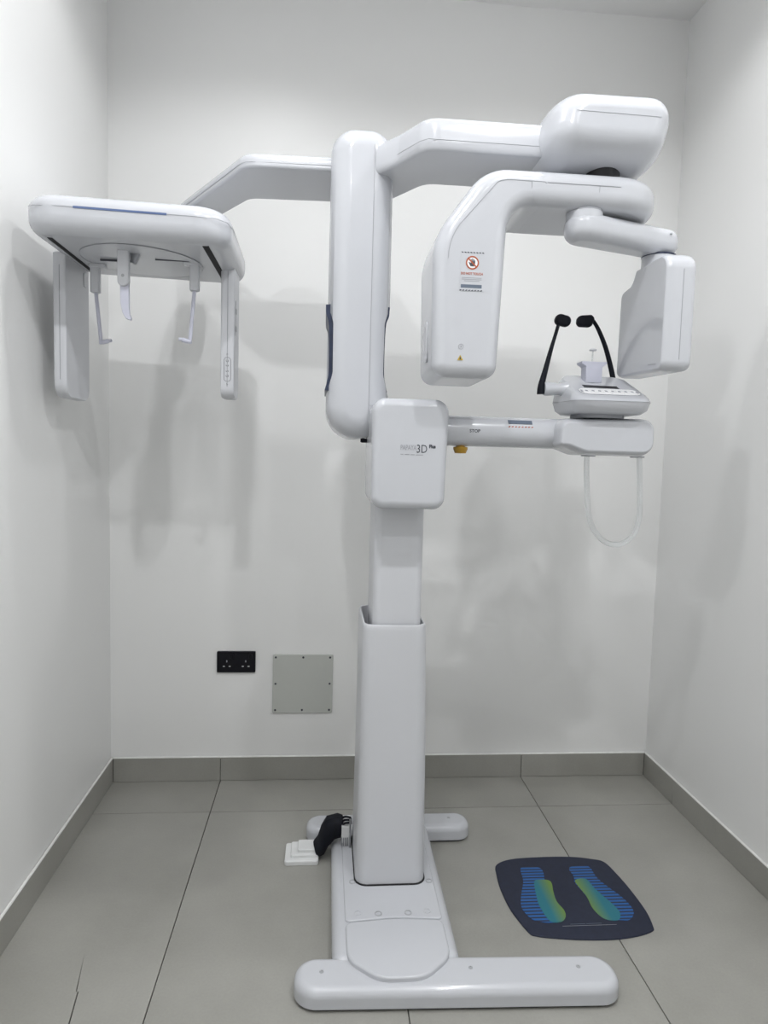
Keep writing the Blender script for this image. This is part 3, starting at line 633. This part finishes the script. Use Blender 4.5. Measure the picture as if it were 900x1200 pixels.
# ------------------------------------------------------------------ footprint mat
mo = empty('footprint_mat', (1.54, -0.75, 0))
tag(mo, 'dark navy floor mat printed with two striped footprints', 'mat')
mp = [(1.356, -0.597), (1.409, -0.57), (1.505, -0.562), (1.606, -0.564), (1.673, -0.579), (1.709, -0.598), (1.723, -0.664), (1.731, -0.74), (1.733, -0.835), (1.723, -0.898), (1.712, -0.917), (1.66, -0.935), (1.588, -0.944), (1.505, -0.941), (1.435, -0.932), (1.385, -0.921), (1.366, -0.903), (1.343, -0.812), (1.338, -0.717), (1.344, -0.642)]
sm = lambda pts, n=5: [(p.x, p.y) for p in spline([(x, y, 0) for x, y in pts], n, True)]
finish(slab(B(), sm(mp, 4), 0.0, 0.0045, 0, 0.002, 'z', 3), 'mat_sheet', 'mat', mo)
L1 = [(1.426, -0.623), (1.453, -0.613), (1.486, -0.62), (1.493, -0.643), (1.484, -0.687), (1.496, -0.700), (1.492, -0.74), (1.487, -0.785), (1.493, -0.824), (1.488, -0.851), (1.472, -0.871), (1.443, -0.874), (1.419, -0.871), (1.392, -0.858), (1.379, -0.828), (1.378, -0.794), (1.395, -0.741), (1.417, -0.684)]
G1 = [(1.449, -0.691), (1.47, -0.681), (1.496, -0.686), (1.5, -0.704), (1.492, -0.74), (1.487, -0.785), (1.495, -0.824), (1.49, -0.851), (1.472, -0.871), (1.446, -0.873), (1.436, -0.856), (1.43, -0.806), (1.435, -0.758)]
L2 = [(1.58, -0.63), (1.601, -0.617), (1.634, -0.615), (1.65, -0.627), (1.651, -0.678), (1.668, -0.727), (1.687, -0.769), (1.697, -0.814), (1.691, -0.847), (1.666, -0.873), (1.638, -0.872), (1.607, -0.871), (1.591, -0.856), (1.581, -0.818), (1.584, -0.769), (1.573, -0.701), (1.581, -0.669)]
G2 = [(1.577, -0.691), (1.598, -0.681), (1.616, -0.687), (1.623, -0.73), (1.636, -0.772), (1.649, -0.812), (1.652, -0.845), (1.635, -0.872), (1.607, -0.871), (1.591, -0.856), (1.581, -0.818), (1.584, -0.769), (1.577, -0.718)]
stripe = stripe_material('blue_stripes', (0.016, 0.021, 0.046), (0.012, 0.11, 0.36), 1, 72)
ga = grad_material('teal_to_green', (0.015, 0.17, 0.22), (0.15, 0.26, 0.05), -0.01, 0.028)
gb = grad_material('green_to_teal', (0.15, 0.26, 0.05), (0.015, 0.17, 0.22), -0.038, 0.006)
for L_, G_, gm in ((L1, G1, ga), (L2, G2, gb)):
    f = finish(slab(B(), sm(L_), 0.0040, 0.0049), 'footprint', stripe, mo, smooth=False)
    finish(slab(B(), sm(G_), 0.0045, 0.0053), 'footprint_sole', gm, f, smooth=False)
finish(slab(B(), [(1.468, -0.8885), (1.622, -0.8890), (1.622, -0.8900), (1.468, -0.8895)], 0.0040, 0.0048), 'small_print', 'inkg', mo, smooth=False)
for xa, xb, y in ((1.492, 1.535, -0.8815), (1.538, 1.582, -0.8815)):
    finish(slab(B(), [(xa, y), (xb, y), (xb, y-.0015), (xa, y-.0015)], 0.0040, 0.0048), 'small_print', 'inkb', mo, smooth=False)

# ------------------------------------------------------------------ wall fittings
so = empty('double_socket', (0.464, Y1, 0.472))
tag(so, 'black double power socket on the back wall', 'socket')
ysk = Y1
rotz = Matrix.Rotation(0, 4, 'Y')
finish(slab(B(), rrect(0.390, 0.537, 0.433, 0.516, 0.004, 4), ysk, ysk-0.010, 0, 0.002, 'y', 3), 'face_plate', 'sock', so)
for cx in (0.428, 0.500):
    rk = finish(slab(B(), rrect(cx+.012, cx+.024, 0.488, 0.508, .002, 3), ysk-.009, ysk-.013, 0, .001, 'y', 2), 'rocker_switch', 'sock', so)
    finish(slab(B(), [(cx-.002, .474), (cx+.002, .474), (cx+.002, .482), (cx-.002, .482)], ysk-.0095, ysk-.0103, 0, 0, 'y'), 'pin_hole', 'inkg', so, smooth=False)
    for dx_ in (-.011, .011): finish(slab(B(), rrect(cx+dx_-.0038, cx+dx_+.0038, .4555, .4605, .001, 2), ysk-.0095, ysk-.0103, 0, 0, 'y'), 'pin_hole', 'steel', so, smooth=False)
def access_panel(x0, label):
    r = empty('access_panel', (x0+.116, Y1, 0.387)); tag(r, label, 'panel', 'square grey access panels on the back wall')
    finish(slab(B(), rrect(x0, x0+.233, 0.270, 0.504, 0.006, 4), Y1, Y1-0.008, 0, 0.002, 'y', 3), 'panel_plate', 'panel', r)
    for ux, uz in ((.011, .283), (.115, .283), (.221, .283), (.011, .388), (.221, .388), (.011, .493), (.117, .493), (.221, .493)):
        screw((x0+ux, Y1-0.008, uz), r, (0, -1, 0), 0.0042, m='ink')
access_panel(0.604, 'square grey metal access panel beside the black socket')
access_panel(0.938, 'square grey metal access panel mostly hidden behind the scanner column')
